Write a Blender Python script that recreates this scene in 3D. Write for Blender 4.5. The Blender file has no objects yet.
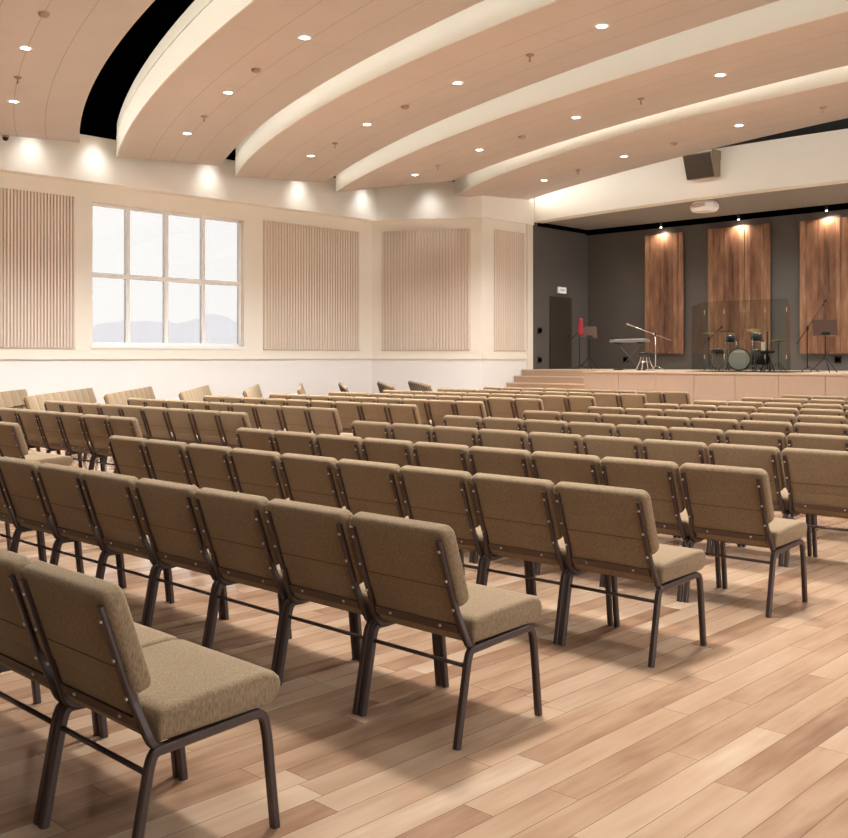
import bpy, bmesh, math, random
from mathutils import Vector, Matrix
random.seed(7)
PI = math.pi
scene = bpy.context.scene
col = scene.collection

# ------------------------------------------------------------------ survey of the room
F, CX, HZ, YAW, H = 1003.75, 422.0, 358.5, 0.762, 1.4518
S_, C_ = math.sin(YAW), math.cos(YAW)

def at_y(px, Y):
    a = (px - CX) / F
    z = Y / (a * S_ + C_)
    return z * (a * C_ - S_)

def at_x(px, X):
    a = (px - CX) / F
    z = X / (a * C_ - S_)
    return z * (a * S_ + C_)

def depth(X, Y):
    return -X * S_ + Y * C_

def hgt(py, X, Y):
    return H + (HZ - py) * depth(X, Y) / F

def unp(px, py, h):
    z = F * (H - h) / (py - HZ)
    xr = (px - CX) / F * z
    return (xr * C_ - z * S_, xr * S_ + z * C_)

def proj_x(X, Y):
    return CX + F * (X * C_ + Y * S_) / depth(X, Y)

# ------------------------------------------------------------------ materials
def srgb(r, g, b):
    f = lambda v: (v / 255 / 12.92) if v / 255 <= 0.04045 else ((v / 255 + 0.055) / 1.055) ** 2.4
    return (f(r), f(g), f(b), 1.0)

class NT:
    def __init__(s, m):
        s.t = m.node_tree; s.n = s.t.nodes; s.l = s.t.links
    def new(s, typ, **kw):
        n = s.n.new(typ)
        for k, v in kw.items():
            setattr(n, k, v)
        return n
    def link(s, a, b):
        s.l.new(a, b)
    def math(s, op, a, b=None, c=None):
        n = s.new('ShaderNodeMath', operation=op)
        for i, v in enumerate((a, b, c)):
            if v is None: continue
            if hasattr(v, 'default_value') or hasattr(v, 'is_linked'): s.link(v, n.inputs[i])
            else: n.inputs[i].default_value = v
        return n.outputs[0]
    def mix(s, fac, a, b, blend='MIX'):
        n = s.new('ShaderNodeMix', data_type='RGBA', blend_type=blend)
        for i, v in ((0, fac), (6, a), (7, b)):
            if hasattr(v, 'is_linked'): s.link(v, n.inputs[i])
            else: n.inputs[i].default_value = v
        return n.outputs[2]

def base_mat(name, color, rough=0.6, metal=0.0, spec=0.5):
    m = bpy.data.materials.new(name); m.use_nodes = True
    b = m.node_tree.nodes['Principled BSDF']
    b.inputs['Base Color'].default_value = color
    b.inputs['Roughness'].default_value = rough
    b.inputs['Metallic'].default_value = metal
    b.inputs['Specular IOR Level'].default_value = spec
    return m

def noisy(name, color, rough=0.6, var=0.06, scale=6.0, metal=0.0, spec=0.5, stretch=(1, 1, 1)):
    m = base_mat(name, color, rough, metal, spec)
    t = NT(m); b = t.n['Principled BSDF']
    tc = t.new('ShaderNodeTexCoord'); mp = t.new('ShaderNodeMapping')
    mp.inputs['Scale'].default_value = stretch
    t.link(tc.outputs['Object'], mp.inputs['Vector'])
    n = t.new('ShaderNodeTexNoise'); n.inputs['Scale'].default_value = scale; n.inputs['Detail'].default_value = 4
    t.link(mp.outputs[0], n.inputs['Vector'])
    k = t.math('MULTIPLY_ADD', n.outputs['Fac'], 2 * var, 1 - var)
    hsv = t.new('ShaderNodeHueSaturation'); hsv.inputs['Color'].default_value = color
    t.link(k, hsv.inputs['Value']); t.link(hsv.outputs[0], b.inputs['Base Color'])
    return m

M = {}
M['wall'] = noisy('warm_white_paint', srgb(243, 236, 222), 0.75, 0.015, 2)
M['wainscot'] = noisy('white_paint', srgb(240, 238, 235), 0.7, 0.015, 2)
M['bulk'] = noisy('cream_paint', srgb(250, 246, 236), 0.75, 0.015, 2)
M['fascia'] = noisy('cream_fascia', srgb(232, 226, 212), 0.6, 0.015, 2)
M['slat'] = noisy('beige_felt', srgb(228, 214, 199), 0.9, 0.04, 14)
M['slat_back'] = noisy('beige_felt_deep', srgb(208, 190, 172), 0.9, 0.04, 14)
M['board'] = noisy('beige_board', srgb(214, 192, 168), 0.9, 0.03, 10)
M['black'] = base_mat('black_void', (0.0015, 0.0015, 0.0015, 1), 0.95, 0, 0.0)
M['stage_wall'] = noisy('charcoal_plaster', srgb(94, 89, 85), 0.7, 0.12, 1.3)
M['stage_ceil'] = noisy('charcoal_ceiling', srgb(152, 148, 143), 0.8, 0.05, 1.3)
M['door'] = noisy('dark_door', srgb(60, 50, 43), 0.55, 0.05, 3)
M['frame'] = noisy('brown_powder_coat', srgb(66, 51, 46), 0.36, 0.08, 40, metal=0.25)
M['bolt'] = base_mat('zinc_bolt', srgb(215, 208, 198), 0.3, 0.8)
M['seam'] = noisy('dark_seam', srgb(84, 66, 44), 0.95, 0.1, 60)  # dark brown seam line across the chair back
M['bar'] = noisy('brown_plastic', srgb(84, 60, 44), 0.5, 0.1, 40)
M['winframe'] = noisy('white_window_frame', srgb(250, 249, 247), 0.45, 0.01, 3)
M['metal_dark'] = noisy('black_metal', srgb(26, 25, 25), 0.4, 0.1, 30, metal=0.3)
M['chrome'] = base_mat('chrome', srgb(225, 225, 225), 0.2, 0.95)
M['brass'] = base_mat('cymbal_bronze', srgb(120, 98, 62), 0.4, 0.9)
M['white_plastic'] = noisy('white_plastic', srgb(250, 247, 242), 0.45, 0.01, 5)
M['grey_plastic'] = noisy('grey_brown_plastic', srgb(176, 152, 132), 0.5, 0.03, 8)
M['speaker_body'] = noisy('dark_olive_cabinet', srgb(140, 122, 98), 0.6, 0.06, 6)
M['grille'] = noisy('dark_grille', srgb(62, 51, 38), 0.7, 0.3, 60)
M['red'] = noisy('red_cloth', srgb(176, 50, 64), 0.8, 0.2, 12)
M['desk'] = noisy('brown_music_desk', srgb(92, 66, 52), 0.5, 0.08, 12)
M['drum_shell'] = noisy('dark_drum_shell', srgb(48, 44, 42), 0.35, 0.06, 5)
M['drum_head'] = noisy('grey_drum_head', srgb(186, 184, 176), 0.55, 0.03, 5)
M['rug'] = noisy('dark_rug', srgb(44, 35, 31), 0.95, 0.2, 30)
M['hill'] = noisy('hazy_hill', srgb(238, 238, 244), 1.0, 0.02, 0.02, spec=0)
M['stand_grey'] = base_mat('grey_steel', srgb(96, 92, 88), 0.45, 0.3)
M['piano_white'] = base_mat('ivory_keys', srgb(235, 232, 224), 0.35)

def emis(name, color, strength):
    m = bpy.data.materials.new(name); m.use_nodes = True
    n = m.node_tree.nodes; n.remove(n['Principled BSDF'])
    e = n.new('ShaderNodeEmission'); e.inputs[0].default_value = color; e.inputs[1].default_value = strength
    m.node_tree.links.new(e.outputs[0], n['Material Output'].inputs[0])
    return m
M['lamp'] = emis('lamp_glow', (1.0, 0.95, 0.88, 1), 14.0)
M['exit'] = emis('sign_glow', (0.95, 0.86, 0.78, 1), 0.36)

def clear(name, tint, gloss):
    m = bpy.data.materials.new(name); m.use_nodes = True
    t = NT(m); t.n.remove(t.n['Principled BSDF'])
    tr = t.new('ShaderNodeBsdfTransparent'); tr.inputs[0].default_value = tint
    g = t.new('ShaderNodeBsdfGlossy'); g.inputs['Roughness'].default_value = 0.03
    fr = t.new('ShaderNodeFresnel'); fr.inputs['IOR'].default_value = 1.45
    k = t.math('MULTIPLY', fr.outputs[0], gloss)
    mx = t.new('ShaderNodeMixShader'); t.link(k, mx.inputs[0]); t.link(tr.outputs[0], mx.inputs[1]); t.link(g.outputs[0], mx.inputs[2])
    t.link(mx.outputs[0], t.n['Material Output'].inputs[0])
    return m
M['glass'] = clear('window_glass', (0.56, 0.547, 0.532, 1), 0.6)
M['acrylic'] = clear('clear_acrylic', (0.86, 0.88, 0.85, 1), 0.4)

# woven chair fabric
def fabric():
    m = base_mat('tan_woven_fabric', srgb(168, 142, 106), 0.92, 0, 0.15)
    t = NT(m); b = t.n['Principled BSDF']
    tc = t.new('ShaderNodeTexCoord')
    def noise(scale, st, det=3):
        mp = t.new('ShaderNodeMapping'); mp.inputs['Scale'].default_value = st
        t.link(tc.outputs['Object'], mp.inputs['Vector'])
        n = t.new('ShaderNodeTexNoise'); n.inputs['Scale'].default_value = scale; n.inputs['Detail'].default_value = det
        t.link(mp.outputs[0], n.inputs['Vector']); return n.outputs['Fac']
    a = noise(110, (4.0, 1.6, 0.45)); c = noise(200, (0.6, 1.5, 5.0)); d = noise(7, (1, 1, 1), 2)
    f = t.math('ADD', t.math('MULTIPLY', a, 0.55), t.math('MULTIPLY', c, 0.45))
    r = t.new('ShaderNodeValToRGB')
    r.color_ramp.elements[0].position = 0.34; r.color_ramp.elements[0].color = srgb(103, 84, 64)
    r.color_ramp.elements[1].position = 0.68; r.color_ramp.elements[1].color = srgb(158, 135, 107)
    t.link(f, r.inputs[0])
    k = t.math('MULTIPLY_ADD', d, 0.16, 0.92)
    hsv = t.new('ShaderNodeHueSaturation'); t.link(r.outputs[0], hsv.inputs['Color']); t.link(k, hsv.inputs['Value'])
    t.link(hsv.outputs[0], b.inputs['Base Color'])
    bp = t.new('ShaderNodeBump'); bp.inputs['Strength'].default_value = 0.25; bp.inputs['Distance'].default_value = 0.002
    t.link(f, bp.inputs['Height']); t.link(bp.outputs[0], b.inputs['Normal'])
    b.inputs['Sheen Weight'].default_value = 0.28
    b.inputs['Sheen Roughness'].default_value = 0.5
    b.inputs['Sheen Tint'].default_value = srgb(235, 220, 190)
    return m
M['fabric'] = fabric()

# floor planks running towards the stage; board() is shared with the stage and wall boards
def planks(name, ax, ay, w, L, ramp, rough=(0.3, 0.45), gap=0.004, grain=1.0, coat=0.0, spec=0.5):
    m = base_mat(name, (0.5, 0.4, 0.3, 1), 0.35, 0, spec)
    t = NT(m); b = t.n['Principled BSDF']
    tc = t.new('ShaderNodeTexCoord'); sp = t.new('ShaderNodeSeparateXYZ'); t.link(tc.outputs['Object'], sp.inputs[0])
    x, y = sp.outputs[ax], sp.outputs[ay]
    u = t.math('DIVIDE', x, w); row = t.math('FLOOR', u)
    wn = t.new('ShaderNodeTexWhiteNoise', noise_dimensions='1D'); t.link(row, wn.inputs['W'])
    v = t.math('ADD', t.math('DIVIDE', y, L), t.math('MULTIPLY', wn.outputs['Value'], 7.31)); cl = t.math('FLOOR', v)
    cb = t.new('ShaderNodeCombineXYZ'); t.link(row, cb.inputs[0]); t.link(cl, cb.inputs[1])
    w2 = t.new('ShaderNodeTexWhiteNoise', noise_dimensions='3D'); t.link(cb.outputs[0], w2.inputs['Vector'])
    # grain
    cg = t.new('ShaderNodeCombineXYZ')
    t.link(t.math('MULTIPLY', x, 26.0), cg.inputs[0]); t.link(t.math('MULTIPLY', y, 2.2), cg.inputs[1]); t.link(t.math('MULTIPLY', w2.outputs['Value'], 37.0), cg.inputs[2])
    n = t.new('ShaderNodeTexNoise'); n.inputs['Scale'].default_value = 1.0; n.inputs['Detail'].default_value = 5; n.inputs['Distortion'].default_value = 0.6
    t.link(cg.outputs[0], n.inputs['Vector'])
    cg2 = t.new('ShaderNodeCombineXYZ')
    t.link(t.math('MULTIPLY', x, 7.0), cg2.inputs[0]); t.link(t.math('MULTIPLY', y, 1.6), cg2.inputs[1]); t.link(t.math('MULTIPLY', w2.outputs['Value'], 91.0), cg2.inputs[2])
    n2 = t.new('ShaderNodeTexNoise'); n2.inputs['Scale'].default_value = 1.0; n2.inputs['Detail'].default_value = 3
    t.link(cg2.outputs[0], n2.inputs['Vector'])
    tone = t.math('ADD', t.math('MULTIPLY_ADD', w2.outputs['Value'], 0.52, 0.05), t.math('ADD', t.math('MULTIPLY_ADD', n.outputs['Fac'], 0.36 * grain, -0.18 * grain), t.math('MULTIPLY_ADD', n2.outputs['Fac'], 0.8 * grain, 0.19 - 0.4 * grain)))
    r = t.new('ShaderNodeValToRGB'); e = r.color_ramp.elements
    e[0].position = 0.0; e[0].color = ramp[0]; e[1].position = 1.0; e[1].color = ramp[-1]
    for i, c in enumerate(ramp[1:-1]):
        q = e.new((i + 1) / (len(ramp) - 1)); q.color = c
    t.link(tone, r.inputs[0])
    fu, fv = t.math('FRACT', u), t.math('FRACT', v)
    du = t.math('MULTIPLY', t.math('SUBTRACT', 0.5, t.math('ABSOLUTE', t.math('SUBTRACT', fu, 0.5))), w)
    dv = t.math('MULTIPLY', t.math('SUBTRACT', 0.5, t.math('ABSOLUTE', t.math('SUBTRACT', fv, 0.5))), L)
    g = t.math('LESS_THAN', t.math('MINIMUM', du, dv), gap / 2)
    dark = tuple(v * 0.6 for v in ramp[0][:3]) + (1,)
    t.link(t.mix(g, r.outputs[0], dark), b.inputs['Base Color'])
    t.link(t.math('MULTIPLY_ADD', n2.outputs['Fac'], rough[1] - rough[0], rough[0]), b.inputs['Roughness'])
    return m
M['floor'] = planks('oak_plank_floor', 0, 1, 0.127, 1.25,
                    [srgb(124, 91, 70), srgb(149, 115, 91), srgb(172, 140, 113), srgb(184, 155, 129), srgb(200, 175, 150)], (0.10, 0.22), 0.0022)
M['stage_wood'] = planks('blond_stage_veneer', 0, 1, 1.0, 6.0, [srgb(206, 172, 144), srgb(216, 182, 154), srgb(222, 190, 162)], (0.4, 0.5), 0.002, 0.5)
M['veneer'] = noisy('pale_veneer', srgb(184, 158, 137), 0.5, 0.05, 6, stretch=(6, 6, 0.6))
M['step'] = noisy('oak_step', srgb(178, 150, 126), 0.5, 0.06, 5, stretch=(0.6, 6, 6))
M['nosing'] = noisy('light_nosing', srgb(200, 175, 148), 0.5, 0.04, 5)
M['boards'] = planks('rustic_wall_boards', 0, 2, 0.16, 60.0,
                     [srgb(76, 50, 38), srgb(106, 73, 54), srgb(124, 88, 66), srgb(142, 105, 80), srgb(164, 128, 101)], (0.28, 0.4), 0.003, 1.5)

def panel_mat():
    m = base_mat('peach_ceiling_board', srgb(218, 198, 180), 0.6, 0, 0.3)
    t = NT(m); b = t.n['Principled BSDF']
    uv = t.new('ShaderNodeUVMap'); sp = t.new('ShaderNodeSeparateXYZ'); t.link(uv.outputs[0], sp.inputs[0])
    u, v = sp.outputs[0], sp.outputs[1]
    lines = None
    for p in (0.30, 0.52, 0.74):
        q = t.math('LESS_THAN', t.math('ABSOLUTE', t.math('SUBTRACT', v, p)), 0.0028)
        lines = q if lines is None else t.math('MAXIMUM', lines, q)
    fr = t.math('FRACT', t.math('DIVIDE', u, 2.8))
    lines = t.math('MAXIMUM', lines, t.math('MULTIPLY', t.math('LESS_THAN', t.math('ABSOLUTE', t.math('SUBTRACT', fr, 0.5)), 0.0022), 0.55))
    tc = t.new('ShaderNodeTexCoord'); n = t.new('ShaderNodeTexNoise'); n.inputs['Scale'].default_value = 1.2; n.inputs['Detail'].default_value = 3
    t.link(tc.outputs['Object'], n.inputs['Vector'])
    c = t.mix(n.outputs['Fac'], srgb(204, 191, 181), srgb(211, 199, 190))
    t.link(t.mix(t.math('MULTIPLY', lines, 0.42), c, srgb(120, 94, 76)), b.inputs['Base Color'])
    return m
M['panel'] = panel_mat()

# ------------------------------------------------------------------ mesh helpers
class MB:
    def __init__(s):
        s.bm = bmesh.new(); s.mi = 0; s.smooth = False
    def faces(s, vs, fs):
        v = [s.bm.verts.new(p) for p in vs]
        for f in fs:
            try: q = s.bm.faces.new([v[i] for i in f])
            except ValueError: continue
            q.material_index = s.mi; q.smooth = s.smooth
        return v
    def box(s, x0, x1, y0, y1, z0, z1, mat=None, bevel=0.0):
        cs = [Vector((x, y, z)) for z in (z0, z1) for y in (y0, y1) for x in (x0, x1)]
        if mat: cs = [mat @ c for c in cs]
        v = s.faces(cs, [(0, 2, 3, 1), (4, 5, 7, 6), (0, 1, 5, 4), (2, 6, 7, 3), (0, 4, 6, 2), (1, 3, 7, 5)])
        if bevel:
            es = set(e for q in v for e in q.link_edges)
            bmesh.ops.bevel(s.bm, geom=list(es), offset=bevel, segments=2, affect='EDGES', profile=0.5)
        return s
    def prism(s, poly, z0, z1):
        n = len(poly)
        vs = [(x, y, z0) for x, y in poly] + [(x, y, z1) for x, y in poly]
        s.faces(vs, [tuple(range(n))[::-1], tuple(range(n, 2 * n))] + [(i, (i + 1) % n, n + (i + 1) % n, n + i) for i in range(n)])
        return s
    def loft(s, rings, cap=True, closed=True):
        n = len(rings[0]); vs = [p for r in rings for p in r]; fs = []
        for k in range(len(rings) - 1):
            for i in range(n if closed else n - 1):
                j = (i + 1) % n
                fs.append((k * n + i, k * n + j, (k + 1) * n + j, (k + 1) * n + i))
        if cap:
            fs.append(tuple(range(n))[::-1]); fs.append(tuple((len(rings) - 1) * n + i for i in range(n)))
        s.faces(vs, fs); return s
    def tube(s, pts, r, seg=8, r1=None, square=False, hw=None, side=None):
        pts = [Vector(p) for p in pts]; rings = []
        for i, p in enumerate(pts):
            t = (pts[min(i + 1, len(pts) - 1)] - pts[max(i - 1, 0)]).normalized()
            a = side.copy() if side else (Vector((0, 0, 1)).cross(t) if abs(t.z) < 0.9 else Vector((1, 0, 0)).cross(t))
            a = (a - t * a.dot(t)).normalized(); bb = t.cross(a)
            rr = r if r1 is None else r + (r1 - r) * i / (len(pts) - 1)
            if square:
                w = hw or rr; c = 0.32
                sec = [(w, rr * (1 - c * 1.2)), (w * (1 - c), rr), (-w * (1 - c), rr), (-w, rr * (1 - c * 1.2)), (-w, -rr * (1 - c * 1.2)), (-w * (1 - c), -rr), (w * (1 - c), -rr), (w, -rr * (1 - c * 1.2))]
                rings.append([p + a * x + bb * y for x, y in sec])
            else:
                rings.append([p + a * (rr * math.cos(2 * PI * k / seg)) + bb * (rr * math.sin(2 * PI * k / seg)) for k in range(seg)])
        sm = s.smooth; s.smooth = not square; s.loft(rings); s.smooth = sm; return s
    def cyl(s, c, r, h, seg=20, r2=None, axis='Z'):
        rings = []
        for z, rr in ((0, r), (h, r if r2 is None else r2)):
            ring = []
            for k in range(seg):
                a = 2 * PI * k / seg; u, v = rr * math.cos(a), rr * math.sin(a)
                d = {'Z': (u, v, z), 'Y': (u, z, -v), 'X': (z, u, v)}[axis]
                ring.append(Vector(c) + Vector(d))
            rings.append(ring)
        s.loft(rings); return s
    def lathe(s, prof, c=(0, 0, 0), seg=20):
        s.loft([[Vector(c) + Vector((r * math.cos(2 * PI * k / seg), r * math.sin(2 * PI * k / seg), z)) for k in range(seg)] for r, z in prof]); return s
    def build(s, name, mats, parent=None, loc=None, fix=True):
        if fix: bmesh.ops.recalc_face_normals(s.bm, faces=s.bm.faces)
        me = bpy.data.meshes.new(name); s.bm.to_mesh(me); s.bm.free()
        for m in (mats if isinstance(mats, (list, tuple)) else [mats]): me.materials.append(m)
        o = bpy.data.objects.new(name, me); col.objects.link(o)
        if parent: o.parent = parent
        if loc: o.location = loc
        return o

def tag(o, label=None, cat=None, group=None, kind=None):
    if label: o['label'] = label
    if cat: o['category'] = cat
    if group: o['group'] = group
    if kind: o['kind'] = kind
    return o
def thing(name, label, cat, loc=(0, 0, 0), rz=0.0, group=None):
    o = bpy.data.objects.new(name, None); col.objects.link(o); o.empty_display_size = 0.1
    o.location = loc; o.rotation_euler = (0, 0, rz)
    return tag(o, label, cat, group)
def struct(o):
    o['kind'] = 'structure'; return o
def copy_tree(o, parent=None):
    c = o.copy(); col.objects.link(c)
    if parent: c.parent = parent
    for ch in list(o.children): copy_tree(ch, c)
    return c
def fillet(pts, r, n=5):
    pts = [Vector(p) for p in pts]; out = [pts[0]]
    for i in range(1, len(pts) - 1):
        a, b, c = pts[i - 1], pts[i], pts[i + 1]
        u, v = (a - b).normalized(), (c - b).normalized()
        d = min(r, (a - b).length * 0.49, (c - b).length * 0.49)
        p, q = b + u * d, b + v * d
        for k in range(n + 1):
            t = k / n; out.append((1 - t) ** 2 * p + 2 * t * (1 - t) * b + t * t * q)
    out.append(pts[-1]); return out
def rrect(x0, x1, y0, y1, r, n=5):
    out = []
    for cx, cy, a0 in ((x1 - r, y1 - r, 0), (x0 + r, y1 - r, 90), (x0 + r, y0 + r, 180), (x1 - r, y0 + r, 270)):
        for k in range(n + 1):
            a = math.radians(a0 + 90 * k / n); out.append((cx + r * math.cos(a), cy + r * math.sin(a)))
    return out
def inset(poly, d):
    n = len(poly); out = []
    for i in range(n):
        a, b = poly[i - 1], poly[(i + 1) % n]
        tx, ty = b[0] - a[0], b[1] - a[1]; L = math.hypot(tx, ty) or 1
        out.append((poly[i][0] - ty / L * d, poly[i][1] + tx / L * d))
    return out
def pillow(mb, poly, t0, t1, r0, r1, fn, n=4):
    """closed outline (counter-clockwise) grown from t0 to t1 with rounded rims; fn maps (a, b, t) to a point"""
    st = []
    for k in range(n + 1):
        a = PI / 2 * k / n; st.append((t0 + r0 * (1 - math.sin(a)) if False else t0 + r0 * (1 - math.cos(a)), r0 * (1 - math.sin(a))))
    for k in range(n + 1):
        a = PI / 2 * k / n; st.append((t1 - r1 + r1 * math.sin(a), r1 * (1 - math.cos(a))))
    sm = mb.smooth; mb.smooth = True
    mb.loft([[Vector(fn(p[0], p[1], t)) for p in inset(poly, d)] for t, d in st]); mb.smooth = sm

# ------------------------------------------------------------------ the setting
XL, YB, YP, XS, YF = -21.1, 26.7, 23.77, -18.2, 21.3      # left wall, stage back wall, proscenium, stage side wall, stage front
CH0, CH1 = (XL, 20.0), (XS, 21.5)                       # the canted wall
ZS = H - 0.32                                           # stage level
BZ0, BZ1 = 5.40, 6.42                                   # bulkhead
mb = MB(); mb.box(-24, 18, -7.2, 28, -0.2, 0.0); struct(mb.build('floor', M['floor']))
mb = MB(); mb.box(-24, 18, -7.2, 28, 8.4, 8.6)
struct(mb.build('ceiling', M['black']))

wy0, wy1 = at_x(92.5, XL), at_x(244.0, XL)
wz0 = hgt(344.5, XL, wy0); wz1 = hgt(202.0, XL, wy0)
mb = MB()
for a, b, c, d in ((-7, wy0, H, 5.6), (wy1, CH0[1], H, 5.6), (wy0, wy1, H, wz0), (wy0, wy1, wz1, 5.6)):
    mb.box(XL - 0.3, XL, a, b, c, d)
struct(mb.build('wall_left', M['wall']))
mb = MB(); mb.box(XL - 0.3, XL, -7, CH0[1], 0, H); struct(mb.build('wall_left_lower', M['wainscot']))
cd = Vector((CH1[0] - CH0[0], CH1[1] - CH0[1], 0)); CL = cd.length; ca = math.atan2(cd.y, cd.x)
CM = Matrix.Translation((CH0[0], CH0[1], 0)) @ Matrix.Rotation(ca, 4, 'Z')
def cant(name, z0, z1, m, d0=0.0, d1=0.3):
    mb = MB(); mb.box(-0.05, CL, d0, d1, z0, z1, CM); return struct(mb.build(name, m))
cant('wall_canted', H, 5.6, M['wall']); cant('wall_canted_lower', 0, H, M['wainscot'])
mb = MB(); mb.box(XS - 0.3, XS, CH1[1], YP, H, 5.6); struct(mb.build('wall_side', M['wall']))
mb = MB(); mb.box(XS - 0.3, XS, CH1[1], YP, 0, H); struct(mb.build('wall_side_lower', M['wainscot']))
# slim ledge running round at the top of the white dado
mb = MB()
mb.box(XL, XL + 0.035, -7, CH0[1], H - 0.015, H + 0.20); mb.box(-0.02, CL, -0.035, 0, H - 0.015, H + 0.20, CM); mb.box(XS, XS + 0.035, CH1[1], YP - 0.25, H - 0.015, H + 0.20)
struct(mb.build('trim_1', M['wall']))
# bulkhead round the top of the hall
BO = 0.3
mb = MB()
mb.box(XL - 0.3, XL + BO, -7, CH0[1] - 0.1, BZ0, BZ1)
mb.prism([(XL + BO, CH0[1] - 0.1), (XS + 0.1, CH1[1] - 0.12), (XS + 0.1, CH1[1] + 0.6), (XL - 0.3, CH0[1] + 0.6), (XL - 0.3, CH0[1] - 0.1)], BZ0, BZ1)
mb.box(XS - 0.3, XS + 0.1, CH1[1] + 0.6, YP, BZ0, BZ1)
struct(mb.build('trim_2', M['bulk']))
# beam over the stage
def circle3(a, b, c):
    (ax, ay), (bx, by), (cx, cy) = a, b, c
    d = 2 * (ax * (by - cy) + bx * (cy - ay) + cx * (ay - by))
    ux = ((ax * ax + ay * ay) * (by - cy) + (bx * bx + by * by) * (cy - ay) + (cx * cx + cy * cy) * (ay - by)) / d
    uy = ((ax * ax + ay * ay) * (cx - bx) + (bx * bx + by * by) * (ax - cx) + (cx * cx + cy * cy) * (bx - ax)) / d
    return ux, uy, math.hypot(ax - ux, ay - uy)
BX, BY, BR = circle3((-18.28, 23.84), (-13.4, 23.14), (-8.83, 23.1))
def beam_y(x): return BY - math.sqrt(max(0.0, BR ** 2 - (x - BX) ** 2))
bxs = [XS - 0.05 + (6.0 - XS) * i / 48 for i in range(49)]
mb = MB(); mb.loft([[Vector((x, beam_y(x) + d, z)) for d, z in ((0, 5.5), (0, 6.66), (0.16, 6.66), (0.16, 5.58), (0.42, 5.58), (0.42, 5.5))] for x in bxs])
struct(mb.build('trim_3', M['bulk']))
# pilaster closing the side wall
mb = MB(); mb.box(XS, XS + 0.06, YP - 0.25, YP, 0, BZ0); struct(mb.build('trim_4', M['wall']))
# stage box
mb = MB(); mb.box(XS - 0.3, 18, YB, YB + 0.3, 0, 8.4); struct(mb.build('wall_stage_back', M['stage_wall']))
mb = MB(); mb.box(XS - 0.3, XS, YP, YB, 0, 8.4); struct(mb.build('wall_stage_side', M['stage_wall']))
mb = MB(); mb.loft([[Vector((x, beam_y(x) + 0.40, 5.515)), Vector((x, YB, 5.515)), Vector((x, YB, 5.6)), Vector((x, beam_y(x) + 0.40, 5.6))] for x in bxs]); struct(mb.build('ceiling_stage', M['stage_ceil']))
mb = MB(); mb.box(XS, 6, YB - 0.1, YB, 5.36, 5.515); mb.box(XS, XS + 0.06, YP + 0.3, YB - 0.1, 5.40, 5.515); struct(mb.build('trim_shadow_gap', M['black']))  # black strips stand in for the shadow gap under the stage ceiling
# dark plenum walls, rear wall
mb = MB(); mb.box(XL - 0.5, XL - 0.3, -7.2, 24, 0, 8.4); mb.box(XL - 0.3, XS, CH0[1] + 1.9, CH0[1] + 2.0, 0, 8.4)
mb = MB(); mb.box(XL - 0.45, XL - 0.3, -7.2, YP, 5.6, 8.4); mb.box(XL - 0.3, XS - 0.3, YP - 0.2, YP, 0, 8.4); struct(mb.build('wall_plenum', M['black']))
mb = MB(); mb.box(XL - 0.3, 18, -7.2, -7, 0, 8.4); struct(mb.build('wall_rear', noisy('brown_rear_wall', srgb(120, 98, 80), 0.8, 0.04, 3)))

# window, four lights wide and two high
w = struct(MB().box(XL - 0.02, XL + 0.03, wy0 - 0.05, wy1 + 0.05, wz0 - 0.08, wz0).build('window_1', M['winframe']))
mb = MB(); ft = 0.055
mb.box(XL - 0.22, XL - 0.14, wy0, wy1, wz0, wz0 + ft); mb.box(XL - 0.22, XL - 0.14, wy0, wy1, wz1 - ft, wz1)
mb.box(XL - 0.22, XL - 0.14, wy0, wy0 + ft, wz0, wz1); mb.box(XL - 0.22, XL - 0.14, wy1 - ft, wy1, wz0, wz1)
mb.build('window_frame', M['winframe'], w)
zt = hgt(279.0, XL, at_x(168, XL))
ys = [at_x(p, XL) for p in (131.0, 169.5, 206.5)]
for y in ys: MB().box(XL - 0.23, XL - 0.13, y - 0.05, y + 0.05, wz0 + ft, wz1 - ft).build('mullion', M['winframe'], w)
MB().box(XL - 0.215, XL - 0.145, wy0 + ft, wy1 - ft, zt - 0.055, zt + 0.055).build('transom', M['winframe'], w)
eds = [wy0 + ft] + ys + [wy1 - ft]
for i in range(4):
    for z0, z1 in ((wz0 + ft, zt), (zt, wz1 - ft)):
        MB().box(XL - 0.185, XL - 0.178, eds[i], eds[i + 1], z0, z1).build('pane', M['glass'], w)

# hazy hills far outside the window
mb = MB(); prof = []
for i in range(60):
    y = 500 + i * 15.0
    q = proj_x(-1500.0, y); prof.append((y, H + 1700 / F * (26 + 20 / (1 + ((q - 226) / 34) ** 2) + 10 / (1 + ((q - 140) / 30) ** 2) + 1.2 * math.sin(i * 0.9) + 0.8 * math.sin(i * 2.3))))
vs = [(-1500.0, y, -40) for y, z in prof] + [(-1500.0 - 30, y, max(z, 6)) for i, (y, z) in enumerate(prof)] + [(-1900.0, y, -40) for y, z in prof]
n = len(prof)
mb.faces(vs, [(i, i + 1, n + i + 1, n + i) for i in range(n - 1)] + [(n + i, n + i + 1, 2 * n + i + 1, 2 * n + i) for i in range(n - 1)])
struct(mb.build('hills', M['hill']))

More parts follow.
